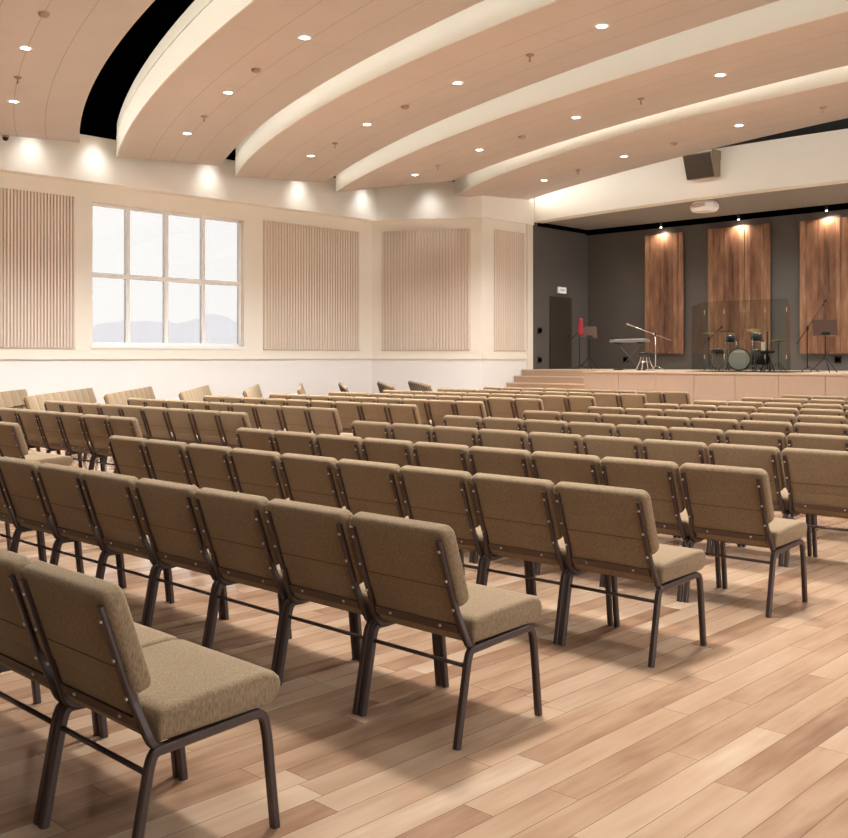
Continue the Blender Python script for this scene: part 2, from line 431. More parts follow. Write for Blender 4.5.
# fluted wall panels
def fluted(label, y0, y1, z0, z1, pitch, frame=None, deep=0.035):
    """runs along +x of its own frame, standing out towards -y"""
    t = thing('acoustic_panel', label, 'wall panel', group='fluted acoustic panels on the white walls')
    t.matrix_world = frame
    L = y1 - y0
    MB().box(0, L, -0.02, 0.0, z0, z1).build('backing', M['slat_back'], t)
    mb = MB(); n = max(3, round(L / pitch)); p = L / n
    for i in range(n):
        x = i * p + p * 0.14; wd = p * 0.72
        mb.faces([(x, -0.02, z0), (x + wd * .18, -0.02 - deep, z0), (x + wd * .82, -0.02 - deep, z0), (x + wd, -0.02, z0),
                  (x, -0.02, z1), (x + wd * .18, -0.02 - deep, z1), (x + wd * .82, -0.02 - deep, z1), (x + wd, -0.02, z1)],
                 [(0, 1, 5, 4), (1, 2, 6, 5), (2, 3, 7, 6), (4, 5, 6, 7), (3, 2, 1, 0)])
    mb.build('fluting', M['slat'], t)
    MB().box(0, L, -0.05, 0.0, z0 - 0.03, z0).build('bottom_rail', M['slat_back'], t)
    return t
def lf(y): return Matrix.Translation((XL, y, 0)) @ Matrix.Rotation(PI / 2, 4, 'Z')
pz0, pz1 = H + 0.245, 5.06
yA, yB = at_x(-60, XL), at_x(74.6, XL)
fluted('wide beige fluted panel on the wall left of the window', yA, yB, pz0, pz1, 0.075, lf(yA))
yA, yB = at_x(263.0, XL), at_x(358.8, XL)
fluted('beige fluted panel on the long wall, right of the window', yA, yB, pz0, pz1, 0.095, lf(yA))
def cant_u(px):
    lo, hi = 0.0, CL
    for _ in range(50):
        m = (lo + hi) / 2; p = CM @ Vector((m, 0, 0))
        if proj_x(p.x, p.y) < px: lo = m
        else: hi = m
    return lo
ua, ub = cant_u(382.0), cant_u(470.5)
fluted('beige fluted panel on the canted wall in the corner', ua, ub, pz0, hgt(228.5, *(CM @ Vector((ub, 0, 0))).to_2d()), 0.09, CM @ Matrix.Translation((ua, 0, 0)))
yA, yB = at_x(494.0, XS), at_x(524.5, XS)
fluted('narrow beige panel with fine ribs beside the stage opening', yA, yB, pz0, hgt(229, XS, yA), 0.10, Matrix.Translation((XS, yA, 0)) @ Matrix.Rotation(PI / 2, 4, 'Z'), 0.012)

# ------------------------------------------------------------------ ceiling clouds (sawtooth reflectors)
CS = 1.04
def up(px, py, h): x, y = unp(px, py, h); return (x * CS, y * CS)
def cz(h): return H + (h - H) * CS
class Arc:
    def __init__(s, xc, yc, r): s.xc, s.yc, s.r = xc * CS, yc * CS, r * CS
    def y(s, x): return s.yc - math.sqrt(s.r ** 2 - (x - s.xc) ** 2)
def arc_fit(pts):
    """circle through three points"""
    (ax, ay), (bx, by), (cx, cy) = pts
    d = 2 * (ax * (by - cy) + bx * (cy - ay) + cx * (ay - by))
    ux = ((ax * ax + ay * ay) * (by - cy) + (bx * bx + by * by) * (cy - ay) + (cx * cx + cy * cy) * (ay - by)) / d
    uy = ((ax * ax + ay * ay) * (cx - bx) + (bx * bx + by * by) * (ax - cx) + (cx * cx + cy * cy) * (bx - ax)) / d
    a = Arc(0, 0, 1); a.xc, a.yc, a.r = ux, uy, math.hypot(ax - ux, ay - uy); return a
HN, HF = 5.76, 5.94
N2 = Arc(3.0, 55.9, 50.23); N3 = Arc(-2.61, 43.36, 33.81); N4 = Arc(-0.13, 53.52, 41.14); N5 = Arc(-3.53, 42.56, 26.82)
F1 = Arc(-0.45, 45.51, 40.16); F3 = Arc(0.54, 53.81, 42.04); F4 = Arc(-0.89, 52.95, 37.67); F5 = Arc(2.2, 62.02, 44.0)
F2 = arc_fit([up(221, 165, HF), up(291.6, 103.0, HF), up(420, 31.0, HF)])
N1 = Arc(1.5, 51.0, 48.4)
XE = -19.55 * CS
CLOUDS = []
def cloud(label, N, Fr, xn, xf, x1=6.0):
    t = thing('ceiling_cloud', label, 'ceiling panel', group='curved ceiling panels stepping up to the stage')
    n = 64; hn, hf = cz(HN), cz(HF)
    P = []
    for i in range(n + 1):
        s = i / n
        a = xn + (x1 - xn) * s; b = xf + (x1 - xf) * s
        P.append((Vector((a, N.y(a), 0)), Vector((b, Fr.y(b), 0))))
    CLOUDS.append(P)
    def sec(i, d, z):   # d metres in from the near edge
        a, b = P[i]; u = (b - a).normalized(); return a + u * d + Vector((0, 0, z))
    # underside with seams
    bm = bmesh.new(); uvl = bm.loops.layers.uv.new('UVMap'); L = 0.0; prev = None
    for i in range(n + 1):
        a, b = P[i]
        if i: L += (P[i][0] - P[i - 1][0]).length
        cur = [bm.verts.new(a + Vector((0, 0, hn))), bm.verts.new(b + Vector((0, 0, hf))), bm.verts.new(b + Vector((0, 0, hf + 0.05))), bm.verts.new(sec(i, 0.1, hn + 0.1))]
        if prev:
            for (q0, q1, va, vb) in ((0, 1, 0, 1), (1, 2, 1, 1), (2, 3, 1, 0)):
                f = bm.faces.new((prev[0][q0], prev[0][q1], cur[q1], cur[q0]))
                for lp, uv in zip(f.loops, ((prev[1], va), (prev[1], vb), (L, vb), (L, va))): lp[uvl].uv = uv
                f.smooth = q0 == 0
        else:
            bm.faces.new(cur)
        prev = (cur, L)
    bm.faces.new(prev[0])
    o = MB(); o.bm.free(); o.bm = bm; o.build('soffit', M['panel'], t)
    # front fascia with a groove and an upper lip
    mb = MB(); mb.smooth = False
    rings = [[sec(i, d, hn + z) for d, z in ((0.0, -0.004), (0.0, 0.46), (0.07, 0.46), (0.07, 0.01))] for i in range(n + 1)]
    mb.loft(rings); mb.build('fascia', M['fascia'], t)
    mb = MB()
    rings = [[sec(i, d, hn + z) for d, z in ((0.05, 0.46), (0.05, 0.50), (0.012, 0.50), (0.012, 0.74), (0.14, 0.74), (0.14, 0.46))] for i in range(n + 1)]
    mb.loft(rings); mb.build('lip', M['fascia'], t)
    return t
cloud('curved peach ceiling panel nearest the camera, at top left', N1, F1, XE, XE)
cloud('second curved ceiling panel from the camera, behind the black gap', N2, F2, XE, XE)
cloud('third curved ceiling panel from the camera, in the middle', N3, F3, XE, XE)
cloud('fourth curved ceiling panel from the camera, second from the stage', N4, F4, XE, -17.0 * CS)
cloud('curved ceiling panel closest to the stage beam', N5, F5, -17.68 * CS, -17.71 * CS)

def on_cloud(px, py, i):
    """height and spot on cloud i's underside seen at a pixel of the survey"""
    N, Fr = ((N1, F1), (N2, F2), (N3, F3), (N4, F4), (N5, F5))[i]
    h = 5.85
    for _ in range(30):
        x, y = up(px, py, h)
        a, b = N.y(x), Fr.y(x); k = min(1.0, max(0.0, (y - a) / (b - a)))
        h = HN + (HF - HN) * k
    return x, y, cz(h)

ORD = ['first', 'second', 'third', 'fourth', 'fifth', 'sixth', 'seventh', 'eighth', 'ninth', 'tenth', 'eleventh', 'twelfth', 'thirteenth']
PN = ['the ceiling panel nearest the camera', 'the second ceiling panel from the camera', 'the middle ceiling panel', 'the fourth ceiling panel from the camera', 'the ceiling panel closest to the stage']
LAMPS = [[(13.5, 101), (25.5, 47.5)], [(187, 133), (228, 92), (304.5, 37)], [(311, 155.5), (367, 124), (457.5, 82.5), (602, 25.5)], [(415, 174.5), (479.5, 149.5), (576, 117), (720, 74.5)], [(544, 180), (624, 156), (739, 125)]]
proto = None
SPOT = 470.0
def spot(x, y, z, power, size=2.2, blend=0.9, color=(1.0, 1.0, 0.985), aim=None, r=0.3):
    l = bpy.data.lights.new('spot', 'SPOT'); l.energy = power; l.spot_size = size; l.spot_blend = blend; l.color = color; l.shadow_soft_size = r
    o = bpy.data.objects.new('spot_light', l); col.objects.link(o); o.location = (x, y, z)
    if aim: o.rotation_euler = (Vector(aim) - Vector((x, y, z))).to_track_quat('-Z', 'Y').to_euler()
    return o
for i, row in enumerate(LAMPS):
    for k, (px, py) in enumerate(row):
        x, y, z = on_cloud(px, py, i)
        lab = 'lit round downlight, %s from the left wall, in %s' % (ORD[k], PN[i])
        if proto is None:
            proto = t = thing('downlight', lab, 'ceiling light', (x, y, z), 0, 'round downlights in the ceiling panels')
            mb = MB(); mb.lathe([(0.07, 0.0), (0.105, 0.0), (0.105, -0.012), (0.09, -0.018), (0.07, -0.012)]); mb.build('trim_ring', M['white_plastic'], t)
            mb = MB(); mb.cyl((0, 0, -0.012), 0.072, 0.006); mb.build('lens', M['lamp'], t)
        else:
            t = copy_tree(proto); t.location = (x, y, z); t['label'] = lab
        spot(x, y, z - 0.05, SPOT * (1.6, 1.6, 1.25, 0.95, 0.9)[i])
# the same rows of lamps run on over the rest of the hall, out of the frame
for x, y in ((-9, 5.0), (-4, 4.2), (-14, 3.5), (-3.5, 8.2), (2.5, 8.6), (-5.0, 11.6), (1.0, 11.4), (-4.0, 15.0), (1.5, 15), (-4, 18.5)):
    spot(x, y, 5.95, SPOT * (1.5 if 2 < y < 9 else 1.0))

for x, y in ((-6, 3.0), (-2.6, 4.6), (0.3, 3.4), (3.2, 3.0), (-1.6, 0.8), (1.6, 0.0), (4.2, 0.6), (-4.2, 1.2)):
    spot(x, y, 5.95, SPOT * 0.2, r=0.5)  # weak unseen lamps, added to soften the shadows on the near floor

# sprinklers and detectors
sp0 = None; NAMES = ('at top left', 'on the second ceiling panel', 'on the middle ceiling panel')
for i, px, py, lab in ((0, 17.7, 77, 'tiny pendant sprinkler on the ceiling panel at top left'), (1, 204, 116, 'tiny pendant sprinkler between two lamps on the second ceiling panel'),
                       (2, 335, 143, 'tiny pendant sprinkler between two lamps at the wall end of middle ceiling panel'), (2, 530, 54.5, 'tiny pendant sprinkler high on the middle ceiling panel, right of centre'),
                       (3, 438, 165, 'tiny pendant sprinkler at the wall end of the fourth ceiling panel'), (3, 641, 98.5, 'tiny pendant sprinkler at the right of the fourth ceiling panel'),
                       (4, 578, 170, 'tiny pendant sprinkler between the lamps of the panel closest to the stage'), (4, 823, 107, 'tiny pendant sprinkler at far right on the panel closest to the stage')):
    x, y, z = on_cloud(px, py, i)
    if sp0 is None:
        sp0 = t = thing('sprinkler', lab, 'sprinkler', (x, y, z), 0.7, 'pendant sprinklers')
        mb = MB(); mb.cyl((0, 0, -0.02), 0.06, 0.03, 12); mb.build('escutcheon', M['grey_plastic'], t)
        mb = MB(); mb.cyl((0, 0, -0.10), 0.01, 0.085, 8); mb.cyl((0, 0, -0.105), 0.022, 0.008, 12); mb.build('head', M['grey_plastic'], t)
    else:
        t = copy_tree(sp0); t.location = (x, y, z); t['label'] = lab
sd0 = None
for i, px, py, lab in ((0, 44, 13, 'small brown detector on the ceiling panel nearest the camera'), (1, 256, 69, 'small brown detector on the second ceiling panel from the camera'),
                       (2, 405, 106, 'small brown detector on the middle ceiling panel'), (3, 522, 136, 'small brown detector on the fourth ceiling panel'), (4, 674, 143, 'small brown detector on the panel closest to the stage')):
    x, y, z = on_cloud(px, py, i)
    if sd0 is None:
        sd0 = t = thing('smoke_detector', lab, 'detector', (x, y, z), 0, 'detectors on the ceiling panels')
        mb = MB(); mb.lathe([(0.075, 0.0), (0.075, -0.025)]); mb.build('base', M['grey_plastic'], t)
        mb = MB(); mb.lathe([(0.065, -0.025), (0.06, -0.045), (0.035, -0.06)]); mb.build('sensor_cap', M['grey_plastic'], t)
    else:
        t = copy_tree(sd0); t.location = (x, y, z); t['label'] = lab
cam0 = None
for px, py, lab in ((5.5, 140, 'small dark dome camera above the panel at far left'), (408.4, 200, 'small dark dome camera above the canted wall')):
    if px < 100: x = XE - 0.02; y = at_x(px, x)
    else: x, y = up(px, py - 4, HF); x -= 0.05
    z = hgt(py - 3, x, y)
    if cam0 is None:
        cam0 = t = thing('dome_camera', lab, 'security camera', (x, y, z), 0, 'dome cameras by the wall')
        mb = MB(); mb.lathe([(0.075, 0.06), (0.075, 0.0), (0.06, -0.01)]); mb.build('mount', M['grey_plastic'], t)
        mb = MB(); mb.lathe([(0.06, -0.01), (0.055, -0.05), (0.03, -0.075), (0.005, -0.08)]); mb.build('dome', M['metal_dark'], t)
    else:
        t = copy_tree(cam0); t.location = (x, y, z); t['label'] = lab

# wall washers in the slot between the panels and the bulkhead
WASH = 20
for px in (30, 94, 208, 298, 362):
    x = XL + BO + 0.36; y = at_x(px, XL + BO)
    spot(x, y, 6.4, WASH, 1.5, 1.0, aim=(x - 0.9, y, 3.0), r=0.2)
p = CM @ Vector((cant_u(432), -BO - 0.36, 0)); q = CM @ Vector((cant_u(432), 0.24, 0))
spot(p.x, p.y, 6.4, WASH, 1.5, 1.0, aim=(q.x, q.y, 3.0), r=0.2)
# strip lamps lying on the far edges of the panels wash the next fascia
def strip(a, b, target, power):
    l = bpy.data.lights.new('strip', 'AREA'); l.shape = 'RECTANGLE'; l.energy = power * (b - a).length; l.color = (1.0, 0.94, 0.84)
    l.size = (b - a).length; l.size_y = 0.06
    o = bpy.data.objects.new('strip_light', l); col.objects.link(o)
    m = (a + b) / 2; x = (b - a).normalized(); z = (m - target); z = (z - x * z.dot(x)).normalized(); y = z.cross(x).normalized()
    o.matrix_world = Matrix.Translation(m) @ Matrix((x, y, z)).transposed().to_4x4()
COVE = 0.95
for i in range(5):
    P = CLOUDS[i]; Q = CLOUDS[i + 1] if i < 4 else None
    for k in range(0, 64, 4):
        a, b = P[k][1].copy(), P[k + 4][1].copy()
        for v in (a, b): v.z = cz(HF) + 0.12; v.y -= 0.04
        m = (a + b) / 2
        if Q: tg = min((q[0] for q in Q), key=lambda q: (q - m).xy.length).copy(); tg.z = cz(HN) + 0.25
        else: tg = Vector((m.x, beam_y(m.x), 6.1))
        strip(a, b, tg, COVE * (3.0, 0.95, 0.95, 0.7, 2.2)[i])

# ------------------------------------------------------------------ stage
x584 = at_y(584.3, YF); JX = x584
t = thing('stage', 'low stage platform faced with pale veneer panels', 'stage', (0, 0, 0))
mb = MB(); mb.box(XS + 0.03, 14, 23.3, YB - 0.03, 0, ZS - 0.04); mb.box(JX + 0.02, 14, YF + 0.02, 23.3, 0, ZS - 0.04); mb.build('platform', M['veneer'], t)
mb = MB(); mb.box(XS + 0.02, JX - 0.02, 23.27, YB - 0.02, ZS - 0.04, ZS); mb.box(JX - 0.02, 14, YF - 0.02, YB - 0.02, ZS - 0.04, ZS); mb.build('deck', M['nosing'], t)
for i in range(9):
    MB().box(JX + i * 1.02 + 0.006, JX + (i + 1) * 1.02 - 0.006, YF - 0.005, YF + 0.03, 0.0, ZS - 0.045, bevel=0.003).build('front_panel', M['veneer'], t)
t = thing('stage_steps', 'flight of pale wooden steps recessed into the left end of the stage', 'steps', (0, 0, 0))
for k in range(1, 6):
    mb = MB(); z = ZS - 0.188 * k; y0 = 23.27 - 0.34 * k
    mb.box(XS + 0.02, JX, y0, 23.26, max(0.0, z - 0.188), z - 0.03); mb.build('step', M['step'], t)
    MB().box(XS + 0.02, JX, y0 - 0.02, 23.26 - 0.34 * (k - 1) - 0.001, z - 0.03, z).build('nosing', M['nosing'], t)

# door and sign on the dark side wall
yd0, yd1 = at_x(549.4, XS), at_x(571.0, XS)
d = struct(MB().box(XS, XS + 0.03, yd0, yd1, ZS, hgt(296.3, XS, yd0)).build('door_1', M['door']))
MB().box(XS + 0.03, XS + 0.06, yd1 - 0.2, yd1 - 0.08, ZS + 1.0, ZS + 1.03).build('door_handle', M['metal_dark'], d)
ye0, ye1 = at_x(556.8, XS), at_x(564.9, XS); ze0, ze1 = hgt(293.2, XS, ye0), hgt(286.8, XS, ye0)
t = thing('exit_sign', 'small lit white sign box above the dark stage door', 'sign', (XS, ye0, ze0))
MB().box(0, 0.06, 0, ye1 - ye0, 0, ze1 - ze0, bevel=0.006).build('housing', M['white_plastic'], t)
MB().box(0.06, 0.066, 0.02, ye1 - ye0 - 0.02, 0.015, ze1 - ze0 - 0.015).build('face', M['exit'], t)
mb = MB(); Ls = ye1 - ye0; hh = (ze1 - ze0) / 2
mb.box(0.066, 0.069, Ls * .24, Ls * .46, hh - 0.02, hh + 0.025); mb.box(0.066, 0.069, Ls * .54, Ls * .74, hh - 0.02, hh + 0.025)
mb.build('mark', base_mat('sign_mark', srgb(186, 172, 160), 0.6), t)

# black sockets on the dark walls
so0 = None
def socket(loc, rz, lab):
    global so0
    if so0 is None:
        so0 = t = thing('wall_socket', lab, 'socket', loc, rz, 'black sockets on the dark stage walls')
        MB().box(-0.09, 0.09, -0.02, 0, -0.09, 0.09, bevel=0.006).build('plate', M['metal_dark'], t)
        mb = MB(); mb.cyl((0, -0.06, 0), 0.06, 0.04, 14, axis='Y'); mb.build('plug', M['black'], t)
    else:
        t = copy_tree(so0); t.location = loc; t.rotation_euler = (0, 0, rz); t['label'] = lab
for px, py, lab in ((625.8, 359.5, 'black socket low on the dark back wall under the keyboard'), (838, 359.8, 'black socket low on the dark back wall at far right')):
    X = at_y(px, YB); socket((X, YB, hgt(py, X, YB)), 0, lab)
for px, py, lab in ((539.3, 360, 'black socket low on the dark side wall, left of the door'), (539.3, 330.5, 'small dark switch on the side wall, left of the door')):
    Y = at_x(px, XS); socket((XS, Y, hgt(py, XS, Y)), PI / 2, lab)

# timber panels on the back wall with a grazing lamp above each
def timber(px0, px1, pyt, pyb, lab, X1=None):
    x0 = at_y(px0, YB - 0.1); x1 = X1 or at_y(px1, YB - 0.1)
    z0, z1 = hgt(pyb, x0, YB - 0.1), hgt(pyt, x0, YB - 0.1)
    t = thing('timber_panel', lab, 'wall panel', (x0, YB - 0.03, z0), 0, 'reclaimed timber panels behind the stage')
    MB().box(0.06, x1 - x0 - 0.06, -0.06, 0.0, 0.06, z1 - z0 - 0.06).build('backing', M['metal_dark'], t)
    o = MB(); n = max(1, round((x1 - x0) / 0.19)); w_ = (x1 - x0) / n
    for i in range(n):
        o.box(i * w_ + 0.002, (i + 1) * w_ - 0.002, -0.1 - 0.006 * ((i * 7) % 3), -0.06, 0, z1 - z0)
    m = o.build('board_face', M['boards'], t)
    return x0, x1, z1
lampx = []
for px0, px1, pyt, lpx, lab, X1 in ((645.3, 683.5, 236.0, 661, 'tall narrow timber panel behind the keyboard', None), (708.3, 770.5, 229.2, 738.5, 'tall wide timber panel behind the drum kit', None),
                                    (800.3, 862, 221.5, 826.5, 'tall timber panel at far right behind the music stand', None)):
    timber(px0, px1, pyt, 353.6, lab, X1); lampx.append(at_y(lpx, YB - 0.22))
sl0 = None
for X, lab in zip(lampx, ('small black spotlight over the narrow timber panel', 'small black spotlight over the wide timber panel behind the drums', 'small black spotlight over the far right timber panel')):
    loc = (X, YB - 0.22, 5.33)
    if sl0 is None:
        sl0 = t = thing('slot_spotlight', lab, 'spotlight', loc, 0, 'spotlights over the timber panels')
        mb = MB(); mb.cyl((0, 0, 0.02), 0.036, 0.12, 14); mb.cyl((0, 0, 0.14), 0.012, 0.05, 8); mb.build('can', M['metal_dark'], t)
        mb = MB(); mb.cyl((0, 0, 0.012), 0.026, 0.008, 14); mb.build('lens', M['lamp'], t)
    else:
        t = copy_tree(sl0); t.location = loc; t['label'] = lab
    spot(X, YB - 0.24, 5.30, 75, 2.6, 1.0, aim=(X, YB - 0.12, 3.0), r=0.04, color=(1, 0.88, 0.74))
# added spots without fixtures that brighten the stage, more to the right
for X, pw in ((-15.5, 110), (-12.0, 200), (-8.5, 300), (-5, 300)):
    spot(X, 24.2, 5.4, pw, 2.6, 1.0)

# hung loudspeaker on the beam
xs0, xs1 = at_y(682.5, 22.55), at_y(710.5, 22.55); zt_ = hgt(154.5, (xs0 + xs1) / 2, 22.55)
t = thing('hung_speaker', 'dark wedge loudspeaker hung on the cream beam over the stage', 'loudspeaker', ((xs0 + xs1) / 2, 22.55, zt_))
W_ = (xs1 - xs0) / 2
mb = MB(); side = [(0.0, 0.03), (0.22, -0.56), (0.55, -0.52), (0.62, 0.0), (0.5, 0.12)]
mb.loft([[Vector((x, y, z)) for y, z in side] for x in (-W_, W_)]); mb.build('cabinet', M['speaker_body'], t)
mb = MB(); mb.loft([[Vector((x, y, z)) for y, z in ((-0.02, 0.0), (0.19, -0.555), (0.215, -0.55), (0.01, 0.01))] for x in (-W_ + 0.02, W_ - 0.02)]); mb.build('grille', M['grille'], t)
mb = MB(); mb.box(-0.06, 0.06, 0.45, beam_y((xs0 + xs1) / 2) - 22.55 + 0.02 if beam_y((xs0 + xs1) / 2) - 22.55 > 0.46 else 0.47, -0.30, -0.16); mb.box(W_ - 0.02, W_ + 0.02, 0.1, 0.5, -0.12, 0.1); mb.build('bracket', M['speaker_body'], t)

# white octagonal unit under the stage ceiling
xo = at_y(704.5, 23.75); zo = hgt(206.3, xo, 23.75)
t = thing('ceiling_unit', 'white octagonal unit hanging just under the stage ceiling', 'ceiling unit', (xo, 23.75, zo))
mb = MB()
oc = lambda r, z: [Vector((r * 1.0 * math.cos(PI / 8 + k * PI / 4), r * 0.95 * math.sin(PI / 8 + k * PI / 4), z)) for k in range(8)]
mb.loft([oc(0.30, -0.14), oc(0.36, -0.07), oc(0.36, 0.03), oc(0.30, 0.11), oc(0.12, 0.13)]); mb.build('body', M['white_plastic'], t)
mb = MB(); mb.cyl((0, 0, 0.12), 0.035, max(0.03, 5.5 - zo - 0.12), 10); mb.cyl((0, 0, max(0.13, 5.5 - zo - 0.02)), 0.09, 0.02, 12); mb.build('mount', M['white_plastic'], t)
mb = MB()
for k in range(3): mb.box(-0.2, 0.2, -0.356 + 0.0, -0.335, -0.045 + 0.035 * k, -0.03 + 0.035 * k)
mb.build('vent', M['grey_plastic'], t)

# ------------------------------------------------------------------ instruments
def boom_stand(label, loc, mic_dir, pole_h, boom, up_, tail, m='metal_dark', rz=0.0):
    t = thing('microphone_stand', label, 'microphone stand', loc, rz)
    mt = M[m]
    mb = MB(); mb.tube([(0, 0, 0.10), (0, 0, pole_h)], 0.012, 8); mb.build('pole', mt, t)
    for k in range(3):
        a = k * 2 * PI / 3 + 0.4
        mb = MB(); mb.tube([(0, 0, 0.14), (0.26 * math.cos(a), 0.26 * math.sin(a), 0.012)], 0.01, 8); mb.build('leg', mt, t)
    dv = Vector((mic_dir[0] * math.cos(up_), mic_dir[1] * math.cos(up_), math.sin(up_)))
    p = Vector((0, 0, pole_h))
    mb = MB(); mb.tube([p - dv * tail, p + dv * boom], 0.009, 8); b = mb.build('boom', mt, t)
    mb = MB(); mb.cyl((0, 0, pole_h - 0.05), 0.028, 0.09, 12); mb.build('clutch', M['metal_dark'], t)
    mb = MB(); e = p + dv * boom
    mb.tube([e, e + dv * 0.12], 0.014, 8); mb.tube([e + dv * 0.12, e + dv * 0.15, e + dv * 0.18], 0.03, 10, r1=0.02); mb.build('microphone', M['metal_dark'] if m != 'chrome' else M['grey_plastic'], t)
    return t
def music_stand(label, loc, desk_h, rz, w_=0.5, hh=0.34):
    t = thing('music_stand', label, 'music stand', loc, rz)
    mb = MB(); mb.tube([(0, 0, 0.28), (0, 0, desk_h)], 0.012, 8); mb.build('pole', M['metal_dark'], t)
    for k in range(3):
        a = k * 2 * PI / 3 + PI / 6
        mb = MB(); mb.tube([(0, 0, 0.36), (0.34 * math.cos(a), 0.34 * math.sin(a), 0.012)], 0.011, 8); mb.build('leg', M['metal_dark'], t)
    R_ = Matrix.Translation((0, 0, desk_h)) @ Matrix.Rotation(math.radians(-18), 4, 'X')
    mb = MB(); mb.box(-w_ / 2, w_ / 2, -0.012, 0.0, 0, hh, R_, bevel=0.004); mb.box(-w_ / 2, w_ / 2, -0.012, 0.06, -0.012, 0.0, R_); mb.build('desk', M['desk'], t)
    mb = MB(); mb.box(-0.09, 0.09, -0.05, -0.012, -0.02, 0.05, R_); mb.build('clamp', M['metal_dark'], t)
    return t
def place(px, Y): return (at_y(px, Y), Y, ZS)
R45 = (C_, S_)     # across the view
# left end: boom stand with red cloth, music stand
x, y, z = place(579.5, 24.4)
boom_stand('dark boom stand with a red cloth near the stage door', (x, y, z), (0.72, 0.69), hgt(331.5, x, y) - ZS, 0.34, 0.72, 0.52)
zc = hgt(335.5, x, y)
t = thing('red_cloth', 'red cloth hanging from the boom stand near the stage door', 'cloth', (x + 0.07, y - 0.04, zc))
mb = MB(); mb.smooth = True
rings = []
for k in range(9):
    f = k / 8; w_ = 0.055 + 0.03 * math.sin(f * PI) + (0.02 if k < 3 else 0)
    rings.append([Vector((w_ * math.cos(a) * (1 + 0.18 * math.sin(3 * a + k)), 0.035 * math.sin(a), f * 0.5)) for a in [2 * PI * j / 12 for j in range(12)]])
mb.loft(rings); mb.build('drape', M['red'], t)
x, y, z = place(589.3, 24.6)
music_stand('brown music stand at the left end of the stage, near the door', (x, y, z), hgt(337.5, x, y) - ZS, 0.75, 0.46, 0.34)

# keyboard on its stand, stool, chrome boom stand
kx0, kx1 = at_y(612.5, 23.6), at_y(647.0, 23.6); kxm = (kx0 + kx1) / 2; kz = hgt(342.5, kxm, 23.6)
t = thing('keyboard_stand', 'grey X-frame stand carrying the keyboard', 'stand', (kxm, 23.6, ZS)); khh = kz - ZS
for s in (-1, 1):
    mb = MB(); mb.tube([(-0.36 * s, 0.04 * s, 0.02), (0.36 * s, 0.04 * s, khh - 0.02)], 0.014, 8); mb.build('brace', M['stand_grey'], t)
    mb = MB(); mb.box(0.36 * s - 0.02, 0.36 * s + 0.02, -0.2, 0.2, khh - 0.03, khh); mb.build('arm', M['metal_dark'], t)
    mb = MB(); mb.box(0.36 * s - 0.02, 0.36 * s + 0.02, -0.2, 0.2, 0.0, 0.03); mb.build('foot', M['metal_dark'], t)
t = thing('keyboard', 'slim grey electronic keyboard on an X-frame stand', 'keyboard', (kxm, 23.6, kz))
KL = (kx1 - kx0) / 2
MB().box(-KL, KL, -0.16, 0.16, 0, 0.085, bevel=0.012).build('body', noisy('silver_grey_plastic', srgb(140, 134, 128), 0.4, 0.03, 5), t)
mb = MB()
nk = 36; kw = (2 * KL - 0.16) / nk
for i in range(nk): mb.box(-KL + 0.08 + i * kw + 0.001, -KL + 0.08 + (i + 1) * kw - 0.001, 0.0, 0.145, 0.085, 0.097)
mb.build('white_keys', M['piano_white'], t)
mb = MB()
for i in range(nk):
    if i % 7 in (0, 1, 3, 4, 5): mb.box(-KL + 0.08 + (i + 1) * kw - kw * .28, -KL + 0.08 + (i + 1) * kw + kw * .28, 0.0, 0.09, 0.097, 0.108)
mb.build('black_keys', M['metal_dark'], t)
x, y, z = place(645.0, 23.2); sh = hgt(352.5, x, y) - ZS
t = thing('drum_stool', 'round stool with chrome legs in front of the keyboard', 'stool', (x, y, z + 0.012))
mb = MB(); mb.lathe([(0.12, sh - 0.07), (0.19, sh - 0.065), (0.2, sh - 0.03), (0.18, sh)]); mb.build('seat', M['metal_dark'], t)
for k in range(4):
    a = k * PI / 2 + 0.2
    pts = fillet([(0.10 * math.cos(a), 0.10 * math.sin(a), sh - 0.07), (0.13 * math.cos(a), 0.13 * math.sin(a), 0.25), (0.25 * math.cos(a), 0.25 * math.sin(a), 0.0)], 0.1)
    mb = MB(); mb.tube(pts, 0.014, 8); mb.build('leg', M['chrome'], t)
mb = MB(); pts = [(0.145 * math.cos(a), 0.145 * math.sin(a), 0.22) for a in [2 * PI * j / 20 for j in range(21)]]; mb.tube(pts, 0.009, 6); mb.build('foot_ring', M['chrome'], t)
x, y, z = place(655.5, 23.3)
boom_stand('chrome boom stand reaching over the keyboard', (x, y, z), (-0.8, -0.6), hgt(334.5, x, y) - ZS, 0.62, 0.36, 0.42, 'chrome')
# right: boom stand and music stand
x, y, z = place(807.4, 23.0)
boom_stand('black boom stand left of the right-hand music stand', (x, y, z), (0.72, 0.69), hgt(328, x, y) - ZS, 0.62, 0.98, 0.45)
x, y, z = place(825.5, 22.6)
music_stand('brown music stand at far right of the stage', (x, y, z), hgt(334.8, x, y) - ZS, 0.62, 0.54, 0.36)

